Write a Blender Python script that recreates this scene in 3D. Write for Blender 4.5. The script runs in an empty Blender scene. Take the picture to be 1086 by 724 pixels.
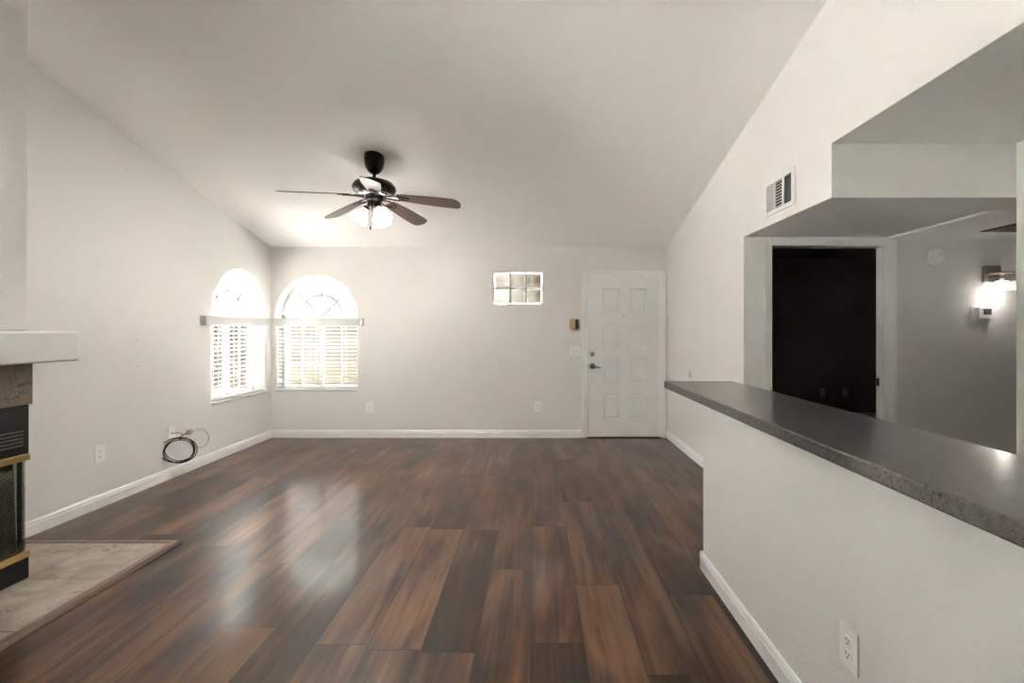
import bpy, bmesh, math, random
from mathutils import Vector, Matrix, noise
from mathutils.geometry import tessellate_polygon

PI = math.pi
S = bpy.context.scene
C = S.collection
random.seed(7)

# ------------------------------------------------------------------ camera, sky, sun, exposure
F = 500.0                       # focal length in pixels of the 1086-wide frame
VX, VY = 568.0, 350.0           # where the room's depth lines meet
HC = 1.357                      # eye height
cam = bpy.data.cameras.new('camera')
cam.sensor_fit = 'HORIZONTAL'
cam.sensor_width = 36.0
cam.lens = F / 1086 * 36.0
cam.shift_x = -(VX - 543) / 1086
cam.shift_y = -(362 - VY) / 1086
cam.clip_start = 0.02
co = bpy.data.objects.new('camera', cam)
C.objects.link(co)
co.location = (0, 0, HC)
co.rotation_euler = (PI / 2, 0, 0)
S.camera = co

S.view_settings.view_transform = 'Standard'
S.view_settings.look = 'None'
S.view_settings.gamma = 1.0
S.view_settings.use_curve_mapping = False
S.view_settings.exposure = 3.12
S.cycles.use_denoising = True
S.cycles.denoising_prefilter = 'ACCURATE'
S.cycles.use_adaptive_sampling = False
try:
    S.cycles.denoiser = 'OPENIMAGEDENOISE'
except Exception:
    pass
S.cycles.max_bounces = 14
S.cycles.diffuse_bounces = 8
S.cycles.glossy_bounces = 5
S.cycles.transmission_bounces = 8
S.cycles.transparent_max_bounces = 12
S.cycles.sample_clamp_indirect = 12
S.cycles.caustics_refractive = False

SKY = 8.0                      # zenith of a bright overcast sky, much dimmer at the horizon
FANW = 5.0                     # each of the fan's three lamps (W)
w = bpy.data.worlds.new('sky')
S.world = w
w.use_nodes = True
nt = w.node_tree
bg = nt.nodes['Background']
bg.inputs['Color'].default_value = (1.0, 0.985, 0.965, 1)
_tc = nt.nodes.new('ShaderNodeTexCoord')
_sp = nt.nodes.new('ShaderNodeSeparateXYZ')
nt.links.new(_tc.outputs['Generated'], _sp.inputs[0])
_mx = nt.nodes.new('ShaderNodeMath')
_mx.operation = 'MAXIMUM'
nt.links.new(_sp.outputs[2], _mx.inputs[0])
_mx.inputs[1].default_value = 0.0
_ma = nt.nodes.new('ShaderNodeMath')
_ma.operation = 'MULTIPLY_ADD'
nt.links.new(_mx.outputs[0], _ma.inputs[0])
_ma.inputs[1].default_value = SKY * 0.86
_ma.inputs[2].default_value = SKY * 0.14
nt.links.new(_ma.outputs[0], bg.inputs['Strength'])
try:
    w.cycles.sampling_method = 'MANUAL'
    w.cycles.sample_map_resolution = 256
except Exception:
    pass

sun = bpy.data.lights.new('sun', 'SUN')
sun.energy = 230.0
sun.angle = math.radians(0.6)
sun.color = (1.0, 0.985, 0.97)
so = bpy.data.objects.new('sun', sun)
C.objects.link(so)
so.location = (2, -8, 12)
so.rotation_euler = Vector((-0.12, 0.72, -1.0)).to_track_quat('-Z', 'Y').to_euler()


def portal(name, loc, direction, sx, sy):
    l = bpy.data.lights.new(name, 'AREA')
    l.shape = 'RECTANGLE'
    l.size, l.size_y = sx, sy
    l.cycles.is_portal = True
    o = bpy.data.objects.new(name, l)
    C.objects.link(o)
    o.location = loc
    o.rotation_euler = Vector(direction).to_track_quat('-Z', 'Z').to_euler()


# ------------------------------------------------------------------ main measures (metres)
XL, XR, YB, YF = -3.34, 1.66, 5.952, -2.2
ZB, SLOPE = 2.405, 0.254                 # ceiling height at the back wall and its rise toward the camera


def ceil_z(y):
    return ZB + SLOPE * (YB - y)


YJ, YS = 3.76, 2.645                     # hall doorway wall, soffit face
ZH, ZK = 2.10, 2.404                     # hall soffit, kitchen ceiling
XK = 2.69                                # kitchen side wall
portal('left_window_portal', (XL - 0.26, 5.35, 1.33), (1, 0, 0), 1.0, 1.5)
portal('back_window_portal', (-2.77, YB + 0.26, 1.33), (0, -1, 0), 1.06, 1.5)
portal('added_door_portal', (XL - 0.26, 0.2, 1.1), (1, 0, 0), 1.7, 2.3)  # portal of the unseen door added for extra daylight


# ------------------------------------------------------------------ materials
def mat(name, color, rough=0.5, metal=0.0, spec=0.5, emit=None, estr=0.0, coat=0.0):
    m = bpy.data.materials.new(name)
    m.use_nodes = True
    b = m.node_tree.nodes['Principled BSDF']
    b.inputs['Base Color'].default_value = (*color, 1)
    b.inputs['Roughness'].default_value = rough
    b.inputs['Metallic'].default_value = metal
    b.inputs['Specular IOR Level'].default_value = spec
    b.inputs['Coat Weight'].default_value = coat
    if emit:
        b.inputs['Emission Color'].default_value = (*emit, 1)
        b.inputs['Emission Strength'].default_value = estr
    return m


class NT:
    """small shader graph helper"""
    def __init__(self, m):
        self.t = m.node_tree
        self.b = self.t.nodes['Principled BSDF']

    def n(self, kind, **kw):
        nd = self.t.nodes.new(kind)
        for k, v in kw.items():
            setattr(nd, k, v)
        return nd

    def l(self, a, b):
        self.t.links.new(a, b)

    def val(self, sock, v):
        if hasattr(v, 'is_linked') or isinstance(v, bpy.types.NodeSocket):
            self.l(v, sock)
        else:
            sock.default_value = v

    def math(self, op, a, b=0.0, c=0.0, clamp=False):
        nd = self.n('ShaderNodeMath', operation=op, use_clamp=clamp)
        self.val(nd.inputs[0], a)
        self.val(nd.inputs[1], b)
        self.val(nd.inputs[2], c)
        return nd.outputs[0]

    def noise(self, vec, scale, detail=2, rough=0.5, dist=0.0):
        nd = self.n('ShaderNodeTexNoise')
        if vec is not None:
            self.l(vec, nd.inputs['Vector'])
        nd.inputs['Scale'].default_value = scale
        nd.inputs['Detail'].default_value = detail
        nd.inputs['Roughness'].default_value = rough
        nd.inputs['Distortion'].default_value = dist
        return nd.outputs[0]

    def ramp(self, fac, stops):
        nd = self.n('ShaderNodeValToRGB')
        self.val(nd.inputs[0], fac)
        el = nd.color_ramp.elements
        while len(el) > 1:
            el.remove(el[-1])
        el[0].position, el[0].color = stops[0][0], (*stops[0][1], 1)
        for p, c in stops[1:]:
            e = el.new(p)
            e.color = (*c, 1)
        return nd.outputs[0]

    def mix(self, fac, a, b, mode='MIX'):
        nd = self.n('ShaderNodeMix', data_type='RGBA', blend_type=mode)
        self.val(nd.inputs[0], fac)
        for s, v in ((nd.inputs[6], a), (nd.inputs[7], b)):
            if isinstance(v, tuple):
                s.default_value = (*v, 1)
            else:
                self.l(v, s)
        return nd.outputs[2]

    def bump(self, h, strength, dist):
        nd = self.n('ShaderNodeBump')
        self.l(h, nd.inputs['Height'])
        nd.inputs['Strength'].default_value = strength
        nd.inputs['Distance'].default_value = dist
        self.l(nd.outputs[0], self.b.inputs['Normal'])
        return nd

    def pos(self):
        return self.n('ShaderNodeNewGeometry').outputs['Position']

    def combine(self, x, y, z):
        nd = self.n('ShaderNodeCombineXYZ')
        for i, v in enumerate((x, y, z)):
            self.val(nd.inputs[i], v)
        return nd.outputs[0]

    def sep(self, v):
        nd = self.n('ShaderNodeSeparateXYZ')
        self.l(v, nd.inputs[0])
        return nd.outputs


def plaster(name, color, strength=0.55):
    m = mat(name, color, 0.75, spec=0.25)
    g = NT(m)
    p = g.pos()
    a = g.noise(p, 70, 3, 0.55)
    b = g.noise(p, 22, 2, 0.5)
    h = g.math('ADD', g.math('MULTIPLY', a, 0.6), g.math('MULTIPLY', b, 0.6))
    g.bump(h, strength, 0.004)
    return m


M = {}
M['wall'] = plaster('wall_paint', (0.80, 0.783, 0.765))
M['ceiling'] = plaster('ceiling_paint', (0.92, 0.90, 0.885), 0.45)
M['trim'] = mat('white_trim_paint', (0.90, 0.90, 0.90), 0.35)
M['door'] = mat('white_door_paint', (0.86, 0.86, 0.855), 0.4)
M['plastic'] = mat('white_plastic', (0.90, 0.895, 0.885), 0.35)
M['white'] = mat('white_enamel', (0.80, 0.80, 0.79), 0.4)
M['blind'] = mat('white_blind_vinyl', (0.55, 0.55, 0.545), 0.4)
M['valance'] = mat('white_valance_vinyl', (0.58, 0.58, 0.575), 0.4)
M['vinyl'] = mat('white_window_vinyl', (0.78, 0.80, 0.80), 0.4)
M['dark'] = mat('dark_slot', (0.02, 0.02, 0.02), 0.6)
M['duct'] = mat('duct_dark', (0.05, 0.047, 0.045), 0.8)
M['black'] = mat('black_enamel', (0.006, 0.006, 0.006), 0.35)
M['brass'] = mat('polished_brass', (0.62, 0.45, 0.20), 0.28, 1.0)
M['bronze'] = mat('oil_rubbed_bronze', (0.028, 0.019, 0.015), 0.3, 0.55)
M['chrome'] = mat('polished_chrome', (0.75, 0.74, 0.72), 0.15, 1.0)
M['nickel'] = mat('brushed_nickel', (0.50, 0.47, 0.43), 0.3, 1.0)
M['darkmetal'] = mat('aged_pewter', (0.16, 0.14, 0.12), 0.3, 1.0)
M['shade'] = mat('frosted_fan_glass', (0.9, 0.88, 0.84), 0.35, emit=(1.0, 0.955, 0.89), estr=1.2)
M['bulb'] = mat('lit_bulb', (1, 1, 1), 0.5, emit=(1.0, 0.93, 0.82), estr=12.0)
M['frost'] = mat('lit_frosted_glass', (0.9, 0.9, 0.88), 0.4, emit=(1.0, 0.96, 0.9), estr=0.5)
M['tan'] = mat('tan_chime_cover', (0.52, 0.36, 0.18), 0.45)
M['chimedark'] = mat('chime_dark_side', (0.035, 0.028, 0.018), 0.5)
M['cable_black'] = mat('black_cable_jacket', (0.02, 0.018, 0.015), 0.4)
M['cable_grey'] = mat('grey_cable_jacket', (0.34, 0.31, 0.27), 0.45)
M['cable_white'] = mat('off_white_cable_jacket', (0.58, 0.54, 0.48), 0.45)
M['screen'] = mat('thermostat_screen', (0.10, 0.085, 0.07), 0.25)
M['stucco'] = plaster('darkened_stucco', (0.008, 0.0067, 0.0053), 0.6)  # stucco colour darkened to hold down the brightness of the outdoor view
M['stucco'].node_tree.nodes['Principled BSDF'].inputs['Specular IOR Level'].default_value = 0.0
M['roof'] = mat('clay_roof_tile', (0.06, 0.032, 0.021), 0.9, spec=0.0)
M['concrete'] = mat('outside_concrete', (0.66, 0.64, 0.61), 0.9)
M['bark'] = mat('tree_bark', (0.03, 0.022, 0.016), 0.9, spec=0.0)
M['leaf'] = mat('tree_leaf', (0.03, 0.05, 0.016), 0.9, spec=0.0)
M['rail'] = mat('outside_railing_metal', (0.12, 0.11, 0.10), 0.5)
M['darkroom'] = plaster('shade_toned_bedroom_paint', (0.36, 0.34, 0.32))  # paint toned down, the unlit room's shade put into its colour


def glass_pane(name, tint=(1, 1, 1), refl=0.08):
    m = bpy.data.materials.new(name)
    m.use_nodes = True
    t = m.node_tree
    t.nodes.clear()
    out = t.nodes.new('ShaderNodeOutputMaterial')
    mx = t.nodes.new('ShaderNodeMixShader')
    tr = t.nodes.new('ShaderNodeBsdfTransparent')
    tr.inputs[0].default_value = (*tint, 1)
    gl = t.nodes.new('ShaderNodeBsdfGlossy')
    gl.inputs['Roughness'].default_value = 0.02
    lw = t.nodes.new('ShaderNodeLayerWeight')
    lw.inputs[0].default_value = 0.25
    mu = t.nodes.new('ShaderNodeMath')
    mu.operation = 'MULTIPLY_ADD'
    mu.inputs[1].default_value = 0.5
    mu.inputs[2].default_value = refl * 0.5
    t.links.new(lw.outputs['Fresnel'], mu.inputs[0])
    t.links.new(mu.outputs[0], mx.inputs[0])
    t.links.new(tr.outputs[0], mx.inputs[1])
    t.links.new(gl.outputs[0], mx.inputs[2])
    t.links.new(mx.outputs[0], out.inputs[0])
    return m


M['patio'] = glass_pane('added_door_glass', (0.40, 0.405, 0.40))  # tint sets how much daylight the added door lets in
M['pane'] = glass_pane('window_glass', (0.96, 0.98, 0.97))
M['dimmed'] = glass_pane('dimmed_window_glass', (0.445, 0.45, 0.443))  # tint added to dim the daylight and view through the windows
M['fireglass'] = glass_pane('fireplace_glass', (0.90, 0.93, 0.88), 0.06)
M['clear'] = glass_pane('sconce_clear_glass', (0.93, 0.92, 0.90), 0.2)


def block_glass():
    m = mat('wavy_block_glass', (0.085, 0.087, 0.08), 0.04)
    g = NT(m)
    g.b.inputs['Transmission Weight'].default_value = 1.0
    g.b.inputs['IOR'].default_value = 1.4
    p = g.pos()
    h = g.noise(p, 38, 2, 0.5, 0.6)
    g.l(g.ramp(g.noise(p, 30, 3, 0.6, 0.8), [(0.42, (0.013, 0.0125, 0.011)), (0.52, (0.030, 0.0285, 0.025)), (0.62, (0.10, 0.10, 0.095))]), g.b.inputs['Base Color'])  # mottled tint, the blocks' sparkle painted into the glass colour
    g.bump(h, 0.7, 0.02)
    return m


M['block'] = block_glass()
M['mortar'] = mat('block_mortar', (0.50, 0.52, 0.47), 0.8)


def floor_mat(Wp, Lp):
    m = mat('laminate_plank_floor', (0.1, 0.06, 0.04), 0.25)
    g = NT(m)
    uv = g.n('ShaderNodeUVMap', uv_map='plank').outputs[0]
    u, v, _ = g.sep(uv)
    at = g.n('ShaderNodeAttribute', attribute_name='tone')
    r, r2, _ = g.sep(at.outputs['Vector'])
    off = g.math('MULTIPLY', r, 37.0)
    off2 = g.math('MULTIPLY', r2, 53.0)
    # broad smoky figure along the plank
    broad = g.noise(g.combine(g.math('MULTIPLY_ADD', u, 6.0, off), g.math('MULTIPLY_ADD', v, 1.3, off2), off), 1.0, 2, 0.5, 0.4)
    # long soft streaks of grain
    streak = g.noise(g.combine(g.math('MULTIPLY_ADD', u, 26.0, off2), g.math('MULTIPLY_ADD', v, 1.1, off), off2), 1.0, 2, 0.5, 0.5)
    fine = g.noise(g.combine(g.math('MULTIPLY_ADD', u, 110.0, off), g.math('MULTIPLY_ADD', v, 3.0, off2), off), 1.0, 1, 0.5)
    wob = g.noise(g.combine(g.math('MULTIPLY_ADD', u, 5.0, off2), g.math('MULTIPLY_ADD', v, 0.9, off), off), 1.0, 1, 0.5)
    fig = g.math('SINE', g.math('MULTIPLY', wob, 46.0))
    t = g.math('ADD', g.math('MULTIPLY', broad, 0.85), g.math('MULTIPLY', streak, 0.42))
    t = g.math('ADD', t, g.math('MULTIPLY', fig, 0.014))
    t = g.math('ADD', t, g.math('MULTIPLY_ADD', fine, 0.17, -0.225))
    t = g.math('ADD', t, g.math('MULTIPLY_ADD', r, 0.26, -0.13))
    col = g.ramp(t, [(0.26, (0.020, 0.0080, 0.0037)), (0.40, (0.036, 0.0142, 0.0064)), (0.53, (0.062, 0.0255, 0.0115)),
                     (0.66, (0.098, 0.042, 0.0195)), (0.82, (0.150, 0.071, 0.035))])
    # dark knots, few per plank
    kn = g.n('ShaderNodeTexVoronoi')
    g.l(g.combine(g.math('MULTIPLY_ADD', u, 4.2, off2), g.math('MULTIPLY_ADD', v, 1.25, off), off), kn.inputs['Vector'])
    kn.inputs['Scale'].default_value = 1.0
    kf = g.ramp(kn.outputs['Distance'], [(0.03, (1, 1, 1)), (0.16, (0, 0, 0))])
    col = g.mix(g.math('MULTIPLY', kf, 0.6), col, (0.022, 0.012, 0.008))
    # groove between planks
    eu = g.math('MINIMUM', u, g.math('SUBTRACT', Wp, u))
    ev = g.math('MINIMUM', v, g.math('SUBTRACT', Lp, v))
    e = g.math('MINIMUM', eu, ev)
    gr = g.n('ShaderNodeMapRange')
    g.l(e, gr.inputs[0])
    gr.inputs[1].default_value = 0.0010
    gr.inputs[2].default_value = 0.0032
    groove = gr.outputs[0]
    col = g.mix(groove, (0.028, 0.017, 0.011), col)
    g.l(col, g.b.inputs['Base Color'])
    # worn sheen, hazy scuffs
    p = g.pos()
    rg = g.noise(p, 1.6, 4, 0.6, 0.4)
    rough = g.n('ShaderNodeMapRange')
    g.l(rg, rough.inputs[0])
    rough.inputs[1].default_value = 0.3
    rough.inputs[2].default_value = 0.75
    rough.inputs[3].default_value = 0.32
    rough.inputs[4].default_value = 0.42
    g.l(g.math('ADD', rough.outputs[0], g.math('MULTIPLY_ADD', streak, 0.06, -0.03)), g.b.inputs['Roughness'])
    g.b.inputs['Specular IOR Level'].default_value = 0.09
    g.b.inputs['Coat Weight'].default_value = 0.66
    g.b.inputs['Coat Roughness'].default_value = 0.15
    return m


def quartz():
    m = mat('grey_quartz', (0.1, 0.09, 0.085), 0.2)
    g = NT(m)
    p = g.pos()
    a = g.noise(p, 170, 2, 0.6)
    b = g.noise(p, 90, 3, 0.6)
    col = g.ramp(b, [(0.3, (0.060, 0.052, 0.048)), (0.7, (0.100, 0.089, 0.083))])
    sp = g.ramp(a, [(0.36, (1, 1, 1)), (0.41, (0, 0, 0))])
    col = g.mix(sp, col, (0.012, 0.011, 0.010))
    vo = g.n('ShaderNodeTexVoronoi')
    g.l(p, vo.inputs['Vector'])
    vo.inputs['Scale'].default_value = 55
    lt = g.ramp(vo.outputs['Distance'], [(0.05, (1, 1, 1)), (0.075, (0, 0, 0))])
    col = g.mix(g.math('MULTIPLY', lt, 0.5), col, (0.42, 0.40, 0.37))
    g.l(col, g.b.inputs['Base Color'])
    g.b.inputs['Specular IOR Level'].default_value = 0.2
    g.b.inputs['Roughness'].default_value = 0.33
    g.b.inputs['Coat Weight'].default_value = 0.8
    g.b.inputs['Coat Roughness'].default_value = 0.15
    return m


def stone(name, lo, hi, crack=(0.10, 0.075, 0.06)):
    m = mat(name, hi, 0.55)
    g = NT(m)
    p = g.pos()
    a = g.noise(p, 5.0, 5, 0.65, 1.2)
    b = g.noise(p, 38, 3, 0.6)
    f = g.math('ADD', g.math('MULTIPLY', a, 0.75), g.math('MULTIPLY', b, 0.25))
    col = g.ramp(f, [(0.33, lo), (0.62, hi)])
    # thin wandering slate clefts
    sx, sy, sz = g.sep(p)
    q = g.combine(g.math('MULTIPLY', sx, 1.4), g.math('MULTIPLY', sy, 4.0), g.math('MULTIPLY', sz, 4.0))
    c = g.noise(q, 1.3, 5, 0.6, 0.5)
    cr = g.math('ABSOLUTE', g.math('SUBTRACT', c, 0.5))
    mask = g.noise(p, 3.1, 2, 0.5)
    cf = g.math('MULTIPLY', g.ramp(cr, [(0.0, (1, 1, 1)), (0.012, (0, 0, 0))]), g.ramp(mask, [(0.46, (0, 0, 0)), (0.56, (1, 1, 1))]))
    col = g.mix(g.math('MULTIPLY', cf, 0.75), col, crack)
    g.l(col, g.b.inputs['Base Color'])
    h = g.math('SUBTRACT', g.math('ADD', a, g.math('MULTIPLY', b, 0.3)), g.math('MULTIPLY', cf, 0.5))
    g.bump(h, 0.5, 0.006)
    return m


def wood(name, c0, c1, axis='Y', rough=0.35, freq=1.0):
    m = mat(name, c0, rough)
    g = NT(m)
    tc = g.n('ShaderNodeTexCoord').outputs['Object']
    sx, sy, sz = g.sep(tc)
    k = {'X': (2, 45, 45), 'Y': (45, 2, 45), 'Z': (45, 45, 2)}[axis]
    q = g.combine(g.math('MULTIPLY', sx, k[0] * freq), g.math('MULTIPLY', sy, k[1] * freq), g.math('MULTIPLY', sz, k[2] * freq))
    g.l(g.ramp(g.noise(q, 1.0, 4, 0.6, 0.4), [(0.3, c0), (0.7, c1)]), g.b.inputs['Base Color'])
    return m


M['quartz'] = quartz()
M['slate'] = stone('hearth_slate_tile', (0.26, 0.215, 0.175), (0.45, 0.39, 0.33))
M['surround'] = stone('taupe_slate_surround', (0.165, 0.130, 0.102), (0.25, 0.202, 0.160), (0.03, 0.025, 0.02))
M['grout'] = mat('tile_grout', (0.20, 0.17, 0.145), 0.9)
M['edging'] = wood('brown_wood_edging', (0.115, 0.070, 0.047), (0.19, 0.125, 0.09), 'Y', 0.35)
M['blade'] = wood('walnut_fan_blade', (0.085, 0.042, 0.034), (0.135, 0.070, 0.056), 'X', 0.32)


def mesh_curtain():
    m = mat('fire_screen_chain_mesh', (0.10, 0.09, 0.075), 0.45, 0.6)
    g = NT(m)
    p = g.pos()
    wz = g.n('ShaderNodeTexWave', wave_type='BANDS', bands_direction='Z')
    g.l(p, wz.inputs['Vector'])
    wz.inputs['Scale'].default_value = 26
    col = g.ramp(wz.outputs[1], [(0.2, (0.028, 0.025, 0.022)), (0.8, (0.19, 0.165, 0.135))])
    g.l(col, g.b.inputs['Base Color'])
    return m


M['chain'] = mesh_curtain()


# ------------------------------------------------------------------ mesh helpers
def B():
    return bmesh.new()


def box(bm, x0, x1, y0, y1, z0, z1):
    vs = [bm.verts.new((x, y, z)) for x in (x0, x1) for y in (y0, y1) for z in (z0, z1)]
    for f in ((0, 1, 3, 2), (4, 6, 7, 5), (0, 4, 5, 1), (2, 3, 7, 6), (0, 2, 6, 4), (1, 5, 7, 3)):
        bm.faces.new([vs[i] for i in f])
    return bm


def prism(bm, pts, a, b, axis):
    """closed 2D polygon pts swept along axis from a to b; pts are the two other axes in x,y,z order"""
    def P(p, t):
        return {'X': (t, p[0], p[1]), 'Y': (p[0], t, p[1]), 'Z': (p[0], p[1], t)}[axis]
    va = [bm.verts.new(P(p, a)) for p in pts]
    vb = [bm.verts.new(P(p, b)) for p in pts]
    n = len(pts)
    for i in range(n):
        bm.faces.new((va[i], va[(i + 1) % n], vb[(i + 1) % n], vb[i]))
    for tri in tessellate_polygon([[Vector((p[0], p[1], 0)) for p in pts]]):
        bm.faces.new([va[i] for i in tri])
        bm.faces.new([vb[i] for i in reversed(tri)])
    return bm


def lathe(bm, prof, c=(0, 0, 0), segs=28, mtx=None):
    """profile of (radius, z) turned round the z axis"""
    rings = []
    for r, z in prof:
        ring = []
        for k in range(segs):
            a = 2 * PI * k / segs
            p = Vector((r * math.cos(a), r * math.sin(a), z))
            if mtx:
                p = mtx @ p
            ring.append(bm.verts.new(p + Vector(c)))
        rings.append(ring)
    for a, b in zip(rings, rings[1:]):
        for k in range(segs):
            bm.faces.new((a[k], a[(k + 1) % segs], b[(k + 1) % segs], b[k])).smooth = True
    if prof[0][0] > 1e-6:
        bm.faces.new(list(reversed(rings[0])))
    if prof[-1][0] > 1e-6:
        bm.faces.new(rings[-1])
    bmesh.ops.remove_doubles(bm, verts=[v for ring in (rings[0], rings[-1]) for v in ring], dist=1e-6)
    return bm


def tube(bm, pts, rad, segs=8, closed=False):
    pts = [Vector(p) for p in pts]
    n = len(pts)
    rings = []
    up = Vector((0, 0, 1))
    prev = None
    for i, p in enumerate(pts):
        if closed:
            d = pts[(i + 1) % n] - pts[i - 1]
        else:
            d = pts[min(i + 1, n - 1)] - pts[max(i - 1, 0)]
        d.normalize()
        if prev is None:
            ref = up if abs(d.dot(up)) < 0.95 else Vector((1, 0, 0))
            s = d.cross(ref).normalized()
        else:
            s = (prev - d * prev.dot(d)).normalized()
        prev = s
        t = d.cross(s)
        r = rad[i] if isinstance(rad, (list, tuple)) else rad
        rings.append([bm.verts.new(p + r * (math.cos(2 * PI * k / segs) * s + math.sin(2 * PI * k / segs) * t)) for k in range(segs)])
    m = n if closed else n - 1
    for i in range(m):
        a, b = rings[i], rings[(i + 1) % n]
        for k in range(segs):
            bm.faces.new((a[k], a[(k + 1) % segs], b[(k + 1) % segs], b[k])).smooth = True
    if not closed:
        bm.faces.new(list(reversed(rings[0])))
        bm.faces.new(rings[-1])
    return bm


def chain_loc(p):
    v = Vector((0, 0, 0))
    while p is not None:
        v += p.location
        p = p.parent
    return v


def obj(name, bm, m, parent=None, world=False, bevel=0.0, seg=2, smooth=False):
    """one linked mesh object. With a parent: coordinates local to it (world=True: world coordinates)."""
    bmesh.ops.recalc_face_normals(bm, faces=bm.faces[:])
    me = bpy.data.meshes.new(name)
    o = bpy.data.objects.new(name, me)
    if parent is None:
        xs = [v.co for v in bm.verts]
        lo = Vector((min(v.x for v in xs), min(v.y for v in xs), min(v.z for v in xs)))
        hi = Vector((max(v.x for v in xs), max(v.y for v in xs), max(v.z for v in xs)))
        c = Vector(((lo.x + hi.x) / 2, (lo.y + hi.y) / 2, lo.z))
        bmesh.ops.translate(bm, verts=bm.verts[:], vec=-c)
        o.location = c
    else:
        if world:
            bmesh.ops.translate(bm, verts=bm.verts[:], vec=-chain_loc(parent))
        o.parent = parent
    if smooth:
        for f in bm.faces:
            f.smooth = True
    bm.to_mesh(me)
    bm.free()
    me.materials.append(m)
    C.objects.link(o)
    if bevel > 0:
        md = o.modifiers.new('bevel', 'BEVEL')
        md.width = bevel
        md.segments = seg
        md.limit_method = 'ANGLE'
        md.angle_limit = math.radians(40)
    return o


def tag(o, label, cat, group=None):
    o['label'] = label
    o['category'] = cat
    if group:
        o['group'] = group
    return o


def thing(name, label, cat, loc=(0, 0, 0), rz=0.0, group=None):
    o = bpy.data.objects.new(name, None)
    o.empty_display_size = 0.05
    C.objects.link(o)
    o.location = loc
    o.rotation_euler = (0, 0, rz)
    return tag(o, label, cat, group)


def struct(name, bm, m, label=None, cat=None, parent=None, **kw):
    o = obj(name, bm, m, parent, **kw)
    if parent is None:
        o['kind'] = 'structure'
        if label:
            o['label'] = label
            o['category'] = cat
    return o


# ------------------------------------------------------------------ walls with rounded openings
def wall_with_holes(bm, outer, holes, plane, face, thick, r=0.018):
    """outer, holes: 2D outlines (holes counter-clockwise). plane 'X' (2D = y,z) or 'Y' (2D = x,z).
    face: coordinate of the room face; thick: signed thickness away from the room."""
    sg = 1 if thick > 0 else -1

    def P(p, d):
        return (face + sg * d, p[0], p[1]) if plane == 'X' else (p[0], face + sg * d, p[1])

    def offset(pts, d):
        out = []
        n = len(pts)
        for i in range(n):
            a, b, c = Vector(pts[i - 1]), Vector(pts[i]), Vector(pts[(i + 1) % n])
            e1, e2 = (b - a).normalized(), (c - b).normalized()
            n1, n2 = Vector((e1.y, -e1.x)), Vector((e2.y, -e2.x))
            mid = (n1 + n2).normalized()
            out.append(b + mid * (d / max(0.4, mid.dot(n1))))
        return out
    T = abs(thick)
    for d, offs in ((0.0, r), (T, 0.0)):
        loops = [[Vector(p) for p in outer]] + [offset(h, offs) for h in holes]
        flat = [p for l in loops for p in l]
        vs = [bm.verts.new(P(p, d)) for p in flat]
        for tri in tessellate_polygon([[Vector((p[0], p[1], 0)) for p in l] for l in loops]):
            try:
                bm.faces.new([vs[i] for i in tri])
            except ValueError:
                pass
    n = len(outer)
    a = [bm.verts.new(P(p, 0)) for p in outer]
    b = [bm.verts.new(P(p, T)) for p in outer]
    for i in range(n):
        bm.faces.new((a[i], a[(i + 1) % n], b[(i + 1) % n], b[i]))
    for h in holes:
        rings = []
        for k in range(6):
            t = k / 5 * PI / 2
            rings.append((offset(h, r * (1 - math.sin(t))), r * (1 - math.cos(t))))
        rings.append((offset(h, 0), T))
        vr = [[bm.verts.new(P(p, d)) for p in pts] for pts, d in rings]
        m = len(h)
        for x, y in zip(vr, vr[1:]):
            for i in range(m):
                bm.faces.new((x[i], x[(i + 1) % m], y[(i + 1) % m], y[i])).smooth = True
    return bm


def arch_outline(c, half, z0, zs, rise, n=28):
    pts = [(c - half, z0), (c + half, z0)]
    for k in range(n + 1):
        a = PI * k / n
        pts.append((c + half * math.cos(a), zs + rise * math.sin(a)))
    return pts


def round_rect(x0, x1, z0, z1, r, n=5):
    pts = []
    for cx, cz, a0 in ((x1 - r, z0 + r, -PI / 2), (x1 - r, z1 - r, 0), (x0 + r, z1 - r, PI / 2), (x0 + r, z0 + r, PI)):
        for k in range(n + 1):
            a = a0 + PI / 2 * k / n
            pts.append((cx + r * math.cos(a), cz + r * math.sin(a)))
    return pts


LW = dict(c=5.35, half=0.485, z0=0.594, zs=1.52, rise=0.52)      # window in the left wall (along y)
BW = dict(c=-2.77, half=0.515, z0=0.599, zs=1.52, rise=0.53)     # window in the back wall (along x)
WT = 0.22

bm = wall_with_holes(B(), [(YF, 0), (YB + WT, 0), (YB + WT, ceil_z(YB + WT) + 0.05), (YF, ceil_z(YF) + 0.05)],
                     [arch_outline(**LW), [(-0.6, 0.02), (1.0, 0.02), (1.0, 2.2), (-0.6, 2.2)]], 'X', XL, -WT)
struct('wall_left', bm, M['wall'], 'long cream left wall with an arched window by the corner', 'wall')
DX0, DX1, DZ = 0.646, 1.572, 2.035                                # front door opening
bm = wall_with_holes(B(), [(XL, 0), (DX0, 0), (DX0, DZ), (DX1, DZ), (DX1, 0), (XR + 0.1, 0), (XR + 0.1, ZB + 0.03), (XL, ZB + 0.03)],
                     [arch_outline(**BW), round_rect(-0.527, 0.082, 1.69, 2.093, 0.03)], 'Y', YB, WT)
struct('wall_back', bm, M['wall'], 'cream far wall with the front door and glass blocks', 'wall')
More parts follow.
